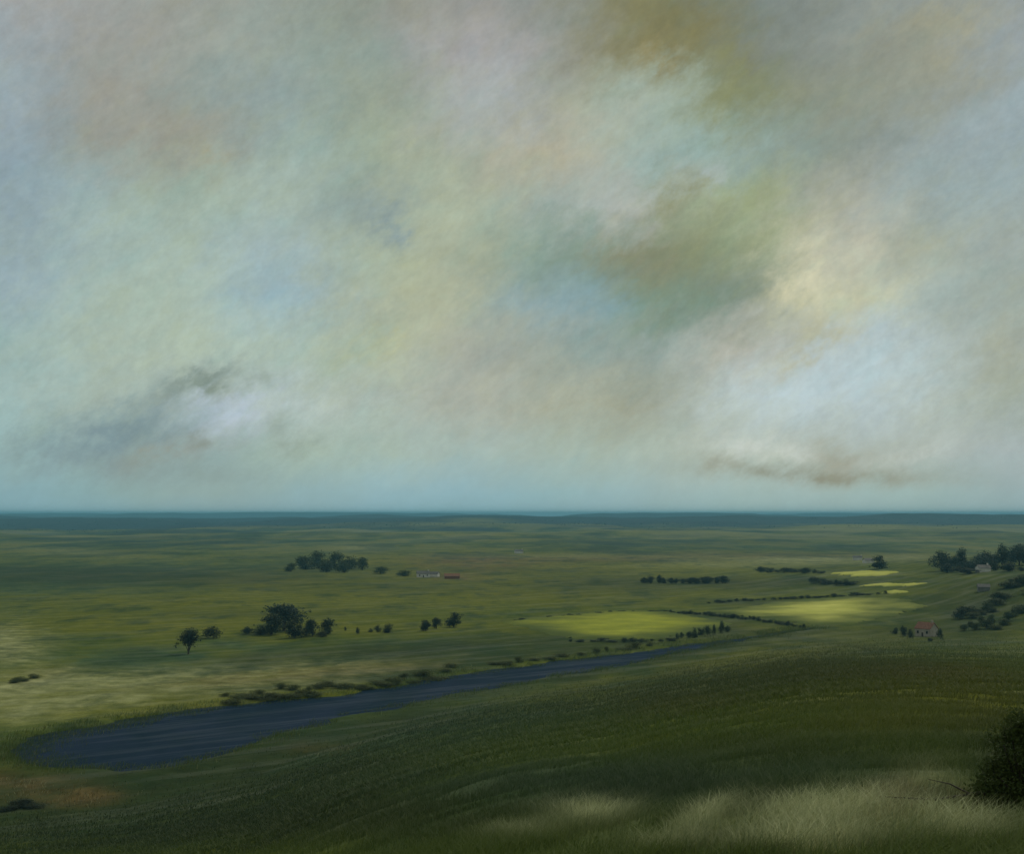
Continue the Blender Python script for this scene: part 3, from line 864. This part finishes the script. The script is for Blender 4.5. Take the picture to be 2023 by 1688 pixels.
def house(px, py, L, W, eave, ridge, rz, wall, roofm, label, cat='house', chimney=True, windows=True, name='cottage'):
    x, y, z = hit(px, py)
    o = empty(name, (x, y, z), rz)
    tag(o, label, cat)
    l, w = L / 2, W / 2
    V = [(-l, -w, -1.0), (l, -w, -1.0), (l, w, -1.0), (-l, w, -1.0), (-l, -w, eave), (l, -w, eave), (l, w, eave), (-l, w, eave), (-l, 0, ridge), (l, 0, ridge)]
    F = [(0, 1, 5, 4), (2, 3, 7, 6), (1, 2, 6, 9, 5), (3, 0, 4, 8, 7), (0, 3, 2, 1), (4, 5, 9, 8), (6, 7, 8, 9)]
    mesh_from('wall', V, F, wall, parent=o)
    ov, th = 0.35, 0.22
    sl = (ridge - eave) / w
    ez = eave - sl * ov
    V, F = [], []
    for s in (-1, 1):
        b = len(V)
        V += [(-l - ov, s * (w + ov), ez + .04), (l + ov, s * (w + ov), ez + .04), (l + ov, 0, ridge + .04), (-l - ov, 0, ridge + .04)]
        V += [(-l - ov, s * (w + ov), ez + th + .04), (l + ov, s * (w + ov), ez + th + .04), (l + ov, 0, ridge + th + .08), (-l - ov, 0, ridge + th + .08)]
        F += [tuple(b + i for i in q) for q in ((0, 1, 2, 3), (4, 5, 6, 7), (0, 1, 5, 4), (1, 2, 6, 5), (3, 0, 4, 7))]
    rf = mesh_from('roof', V, F, roofm, parent=o)
    if chimney:
        v, f = boxes([(l - 1.5, -.4, ridge - .7, l - .6, .4, ridge + 1.1), (l - 1.58, -.48, ridge + 1.1, l - .52, .48, ridge + 1.28)])
        mesh_from('chimney', v, f, wall, parent=rf)
    if windows:
        def win(cx, cz, ww, hh):
            v, f = boxes([(cx - ww / 2 - .09, -w - .07, cz - hh / 2 - .09, cx - ww / 2, -w - .002, cz + hh / 2 + .09), (cx + ww / 2, -w - .07, cz - hh / 2 - .09, cx + ww / 2 + .09, -w - .002, cz + hh / 2 + .09),
                          (cx - ww / 2, -w - .07, cz + hh / 2, cx + ww / 2, -w - .002, cz + hh / 2 + .09), (cx - ww / 2, -w - .07, cz - hh / 2 - .09, cx + ww / 2, -w - .002, cz - hh / 2)])
            fr = mesh_from('window', v, f, FRAME, parent=o)
            v, f = boxes([(cx - ww / 2, -w - .03, cz - hh / 2, cx + ww / 2, -w - .003, cz + hh / 2)])
            mesh_from('pane', v, f, PANE, parent=fr)
        for cx in (-l * .6, l * .6):
            win(cx, eave * .55, 1.0, 1.2)
        v, f = boxes([(-.5, -w - .06, -.2, .5, -w - .002, 2.05)])
        mesh_from('door', v, f, DOORM, parent=o)
    return o

house(1830, 1258, 8.6, 6.2, 3.9, 6.6, R(-52), W_PINK, ROOF_RED, 'pinkish cottage with a red roof, alone on the right slope among dark bushes')
house(836, 1141, 12, 7, 3.4, 5.8, R(8), W_WHITE, ROOF_GREY, 'white farm building left of the reddish roofed barn, right of the distant copse', 'farmhouse', name='farmhouse')
house(858, 1140, 9, 6, 2.6, 4.6, R(-20), W_WHITE, ROOF_GREY, 'small white outbuilding at the right end of the white farm', 'outbuilding', False, False, name='outbuilding')
house(893, 1144, 14, 7, 2.4, 4.6, R(4), ROOF_RUST, ROOF_RUST, 'low rusty red barn right of the white farm', 'barn', False, False, name='barn')
house(1025, 1094, 12, 7, 3.2, 5.4, R(10), W_WHITE, ROOF_GREY, 'tiny white house far off near the middle of the plain', name='house', windows=False)
house(1694, 1107, 11, 7, 3.0, 5.0, R(-15), W_WHITE, ROOF_GREY, 'tiny white house beyond the pale strip, left of the lone dark tree', name='house', windows=False)
house(1715, 1113, 9, 6, 2.6, 4.4, R(20), W_WHITE, ROOF_GREY, 'tiny white barn touching the left side of the lone dark tree', 'barn', False, False, name='barn')
house(1942, 1131, 9, 6, 3.0, 5.0, R(12), W_WHITE, ROOF_GREY, 'small white house below the grove on the right rise', name='house', windows=False)
house(1943, 1168, 7, 5, 2.4, 4.0, R(-12), paint('weathered_stone', (.13, .13, .12), (.20, .20, .18)), ROOF_GREY, 'small grey stone hut on the right slope below the white house', 'hut', False, False, name='hut')

# ------------------------------------------------------------------ grass on the near slope
def grass_mat():
    m, g, p = new_mat('grass_blades')
    t, dr, rs_ = g.attr('tint'), g.attr('dryness'), g.attr('rust')
    col = g.mix(t, (0.066, 0.108, 0.022), (0.135, 0.182, 0.036))
    col = g.mix(g.attr('olive'), col, g.mix(t, (0.105, 0.115, 0.020), (0.17, 0.18, 0.036)))
    col = g.mix(g.attr('teal'), col, g.mix(t, (0.050, 0.100, 0.062), (0.085, 0.15, 0.095)))
    col = g.mix(g.attr('dark'), col, g.mix(t, (0.028, 0.046, 0.022), (0.056, 0.078, 0.036)))  # same dark patches on the blades, painted shade included
    col = g.mix(rs_, col, g.mix(t, (0.10, 0.075, 0.028), (0.19, 0.14, 0.06)))
    col = g.mix(dr, col, g.mix(t, (0.42, 0.45, 0.24), (0.74, 0.75, 0.47)))
    g.l.new(col, p.inputs['Base Color'])
    p.inputs['Roughness'].default_value = 0.75; p.inputs['Specular IOR Level'].default_value = 0.2
    tl = g.new('ShaderNodeBsdfTranslucent'); g.l.new(col, tl.inputs[0])
    mx = g.new('ShaderNodeMixShader'); mx.inputs[0].default_value = 0.3
    g.l.new(p.outputs[0], mx.inputs[1]); g.l.new(tl.outputs[0], mx.inputs[2])
    g.l.new(mx.outputs[0], g.n['Material Output'].inputs[0])
    return m


GRASS = grass_mat()


def blades(P, hgt, wid, rs, lean=0.5):
    """curved three-point blades at ground points P"""
    n = len(P)
    a = rs.random(n) * 2 * np.pi
    dirx, diry = np.cos(a), np.sin(a)
    wx, wy = -diry, dirx
    bend = hgt * lean * (0.3 + rs.random(n)) + 0.0
    windx = 0.22 * hgt
    def at(f, k):
        return np.stack([P[:, 0] + dirx * bend * f * f + windx * f * f + wx * wid * k, P[:, 1] + diry * bend * f * f + wy * wid * k, P[:, 2] - .02 + hgt * (f - .28 * f * f * lean)], -1)
    V = np.stack([at(0, -.5), at(0, .5), at(.55, .38), at(.55, -.38), at(1, .06), at(1, -.06)], 1).reshape(-1, 3)
    b = np.arange(n)[:, None] * 6
    F = np.concatenate([b + np.array([[0, 1, 2, 3]]), b + np.array([[3, 2, 4, 5]])], 0)
    return V, F


def build_grass(n, dmin, dmax, hmean, wmean, name, label, seed, azr=0.46):
    rs = np.random.default_rng(seed)
    a = (rs.random(n) * 2 - 1) * azr
    d = dmin * (dmax / dmin) ** rs.random(n)
    x, y = d * np.sin(a), d * np.cos(a)
    # tussocks: keep more blades where the clump noise is high
    cl = fbm(x, y, 1.3, 3, 201) * .55 + fbm(x, y, 6.0, 3, 205) * .45
    dry = patch_mask('dry', x, y); rust = patch_mask('rust', x, y); dark = patch_mask('dark', x, y); olive = patch_mask('olive', x, y); teal = patch_mask('teal', x, y)
    foot_d = np.interp(a, _az_f, _d_f)
    lim = sstep(95, 55, d) if dmin < 50 else sstep(60, 95, d)
    keep = (rs.random(n) < sstep(1.12, .75, d / foot_d) * lim) & (rs.random(n) < sstep(.30, .62, cl) * .9 + .15) & (poly_dist(x, y, RIVER) > 2)
    x, y, d, cl, dry, rust, dark, olive, teal = (q[keep] for q in (x, y, d, cl, dry, rust, dark, olive, teal)); m = len(x)
    z = height(x, y)
    size = (0.55 + .9 * rs.random(m)) * (.6 + .9 * cl) * (1 + .1 * dry) * np.maximum(1, d / 60) ** .45
    V, F = blades(np.stack([x, y, z], -1), hmean * size, wmean * np.clip(d / 22, 1, 6) * (0.7 + .6 * rs.random(m)), rs, .8)
    tint = np.clip(rs.random(m) * .8 + (cl - .5) * .8 - .2 * dark, 0, 1)
    fa = {'tint': tint, 'dryness': np.clip(dry * (.65 + rs.random(m) * .8), 0, 1), 'rust': np.clip(rust * (.2 + rs.random(m)), 0, 1), 'olive': olive, 'teal': teal, 'dark': dark * .8}
    fa = {k: np.concatenate([v, v]) for k, v in fa.items()}
    o = mesh_from(name, V, F, GRASS, face_attr=fa)
    tag(o, label, 'grass', kind='stuff')


build_grass(520000, 9, 95, 0.20, 0.008, 'grass', 'dark green and pale dry meadow grass covering the near slope', 301)
build_grass(520000, 60, 900, 0.26, 0.020, 'grass', 'short dark green grass on the slope falling to the river', 302)

# ------------------------------------------------------------------ dark bush at the right edge, dead stems, low scrub
def big_bush(px, py, W, H, label):
    x, y, z = hit(px, py)
    rs = np.random.default_rng(77)
    o = empty('bush', (x, y, z - .05)); tag(o, label, 'bush')
    cl = []
    for i in range(26):
        a = rs.random() * 6.28; q = rs.random() ** .6; zz = rs.random() ** 1.3
        r = .12 + .13 * rs.random()
        cl.append(((math.cos(a) * q * W * .4 * (1 - .5 * zz), math.sin(a) * q * W * .4 * (1 - .5 * zz), .06 + zz * (H - .3)), (r, r, r * .8)))
    for i in range(14):
        a = i * 2.399; q = .25 + .22 * rs.random()
        cl.append(((math.cos(a) * W * q, math.sin(a) * W * q, .10 + .28 * rs.random()), (.22, .22, .17)))
    V, F, t = leaves(cl, 20000, .036, rs)
    V[:, 2] = np.maximum(V[:, 2], 0.02)
    mesh_from('foliage', V, F, LEAF_GREEN, parent=o, face_attr={'tint': t * .5})
    paths = []
    for c, r in cl[:18]:
        paths.append([((.1 * rs.normal(), .1 * rs.normal(), -.1), .03), ((c[0] * .4, c[1] * .4, c[2] * .5), .02), (c, .006)])
    paths.append([((0, 0, .1), .03), ((-.5, -.1, .22), .022), ((-1.0, -.15, .16), .014), ((-1.55, -.2, .20), .005)])
    paths.append([((-.6, -.1, .21), .012), ((-.85, -.2, .34), .008), ((-1.1, -.25, .40), .003)])
    TV, TF = tubes(paths, 6)
    mesh_from('stem', TV, TF, BARK, parent=o, smooth=True)


big_bush(2018, 1606, 1.0, 1.3, 'dark dense bush at the right edge with a bare branch reaching left')


def stem(px, py, hpx, curve, label):
    x, y, z = hit(px, py)
    s = y / FPX
    pts = []
    for i in range(7):
        f = i / 6
        pts.append(((curve * s * f * f, 0.03 * f, -0.03 + hpx * s * f), .009 * (1 - .8 * f)))
    paths = [pts, [(pts[3][0], .006), ((pts[3][0][0] - curve * s * .35, 0.02, pts[3][0][2] + hpx * s * .25), .002)]]
    V, F = tubes(paths, 6)
    o = mesh_from('dead_stem', V, F, BARK, smooth=True)
    o.location = (x, y, z)
    tag(o, label, 'stem')


stem(1582, 1602, 26, 14, 'thin dark stem curving right in the pale grass, left of two close together')
stem(1612, 1608, 34, -10, 'thin dark forked stem in the pale grass, right of two close together')
stem(1816, 1690, 32, 10, 'dark dead stem in the pale grass at the bottom edge')
stem(1652, 1672, 26, -16, 'thin dark stem curving left in the middle of the pale grass')
stem(1348, 1684, 24, 8, 'thin dark stem at the left of the pale grass near the bottom edge')


def reeds():
    rs = np.random.default_rng(404)
    n = 90000
    a, b = RIVER, np.roll(RIVER, -1, 0)
    ln = np.hypot(*(b - a).T); e = rs.choice(len(a), n, p=ln / ln.sum()); f = rs.random(n)[:, None]
    P = a[e] * (1 - f) + b[e] * f + rs.normal(size=(n, 2)) * 5.5
    x, y = P[:, 0], P[:, 1]
    sd_ = poly_dist(x, y, RIVER) + (fbm(x, y, 16, 4, 51) - .5) * 9
    left = sstep(-80, -115, x)
    k = (sd_ > -4 - 14 * left) & (sd_ < 12) & (fbm(x, y, 9, 3, 411) > .44 - .16 * left) & (rs.random(n) < .5 + .5 * left)
    x, y = x[k], y[k]; m = len(x)
    z = np.maximum(height(x, y), WATER_Z - .3)
    V, F = blades(np.stack([x, y, z], -1), 0.5 + rs.random(m) * 1.0, .06 + .06 * rs.random(m), rs, .4)
    t = rs.random(m) * .7
    fa = {'tint': t, 'dryness': np.where(rs.random(m) < .06, .3, 0), 'rust': np.where(rs.random(m) < .2, .5, 0)}
    o = mesh_from('reeds', V, F, GRASS, face_attr={k_: np.concatenate([v, v]) for k_, v in fa.items()})
    tag(o, 'dark reeds fringing both banks of the river', 'reeds', kind='stuff')


reeds()


def tall_grass():
    rs = np.random.default_rng(606)
    n = 60000
    x = rs.uniform(-190, -20, n); y = rs.uniform(150, 340, n)
    rust = patch_mask('rust', x, y); dry = patch_mask('dry', x, y)
    k = (rs.random(n) < rust * 1.1 * (fbm(x, y, 7, 3, 611) > .44)) & (poly_dist(x, y, RIVER) > 4)
    x, y = x[k], y[k]; m = len(x)
    V, F = blades(np.stack([x, y, height(x, y)], -1), 0.5 + .8 * rs.random(m), .05 + .05 * rs.random(m), rs, .7)
    fa = {'tint': rs.random(m), 'rust': .4 + .6 * rs.random(m), 'dryness': (rs.random(m) < .2) * .5}
    o = mesh_from('tall_grass', V, F, GRASS, face_attr={k_: np.concatenate([v, v]) for k_, v in fa.items()})
    tag(o, 'rough brown tussock grass on the slope at the lower left', 'tall grass', kind='stuff')


tall_grass()
row([(0,1602),(40,1596),(75,1594)], 5, 36, 16, 'low dark bush in the brown grass at the lower left edge', 'bushes at the lower left edge', 'bush', jitter=10)
row([(20,1352),(70,1342)], 4, 26, 9, 'low dark bush in the pale grass at the left edge', 'bushes in the pale grass at the left edge', 'olive', jitter=6)


def far_wood():
    """hedges and little woods of the far plain, too far and many to count"""
    rs = np.random.default_rng(505)
    n = 130000
    a = (rs.random(n) * 2 - 1) * .5; d = 4600 * (13000 / 4600) ** rs.random(n)
    x, y = d * np.sin(a), d * np.cos(a)
    m1 = fbm(x * .55, y * 1.5, 420, 4, 511); m2 = np.abs(fbm(x * .8, y * 1.3, 620, 3, 521) - .5)
    k = ((m1 > .62) & (rs.random(n) < .22)) | ((m2 < .008) & (rs.random(n) < .3))
    x, y = x[k], y[k]; m = len(x)
    z = height(x, y)
    r = rs.uniform(1.6, 3.6, m)
    P = np.stack([x, y, z + r * rs.uniform(.2, 1.1, m)], -1)
    nr = rs.normal(size=(m, 3)); nr /= np.linalg.norm(nr, axis=1)[:, None]
    t = np.cross(nr, rs.normal(size=(m, 3))); t /= np.linalg.norm(t, axis=1)[:, None]; b = np.cross(nr, t)
    s = r[:, None] * .8
    V = np.stack([P - t * s, P - b * s * .7, P + t * s, P + b * s * .7], 1).reshape(-1, 3)
    o = mesh_from('woodland', V, np.arange(4 * m).reshape(m, 4), LEAF_BLUE, face_attr={'tint': rs.random(m)})
    tag(o, 'dark hedges and small woods scattered over the far plain', 'woodland', kind='stuff')


far_wood()

# ------------------------------------------------------------------ haze
def build_haze():
    m = bpy.data.materials.new('haze'); m.use_nodes = True
    g = G(m.node_tree); g.n.clear()
    out = g.new('ShaderNodeOutputMaterial'); v = g.new('ShaderNodeVolumePrincipled')
    v.inputs['Color'].default_value = (0.28, 0.74, 1.0, 1)
    v.inputs['Density'].default_value = 0.00008
    v.inputs['Anisotropy'].default_value = 0.0
    g.l.new(v.outputs[0], out.inputs['Volume'])
    zmin = min(c[2] for c in (ground.bound_box[0], ground.bound_box[6]))
    zmax = max(max(c[2] for c in ground.bound_box) + 4, 68)
    V, F = boxes([(-34000, -34000, zmin - 1.0, 34000, 34000, zmax)])
    o = mesh_from('haze', V, F, m)
    tag(o, 'thin blue haze lying over the far plain', 'haze', kind='stuff')
    print('haze', zmin, zmax)


build_haze()
print('objects', len(bpy.data.objects))
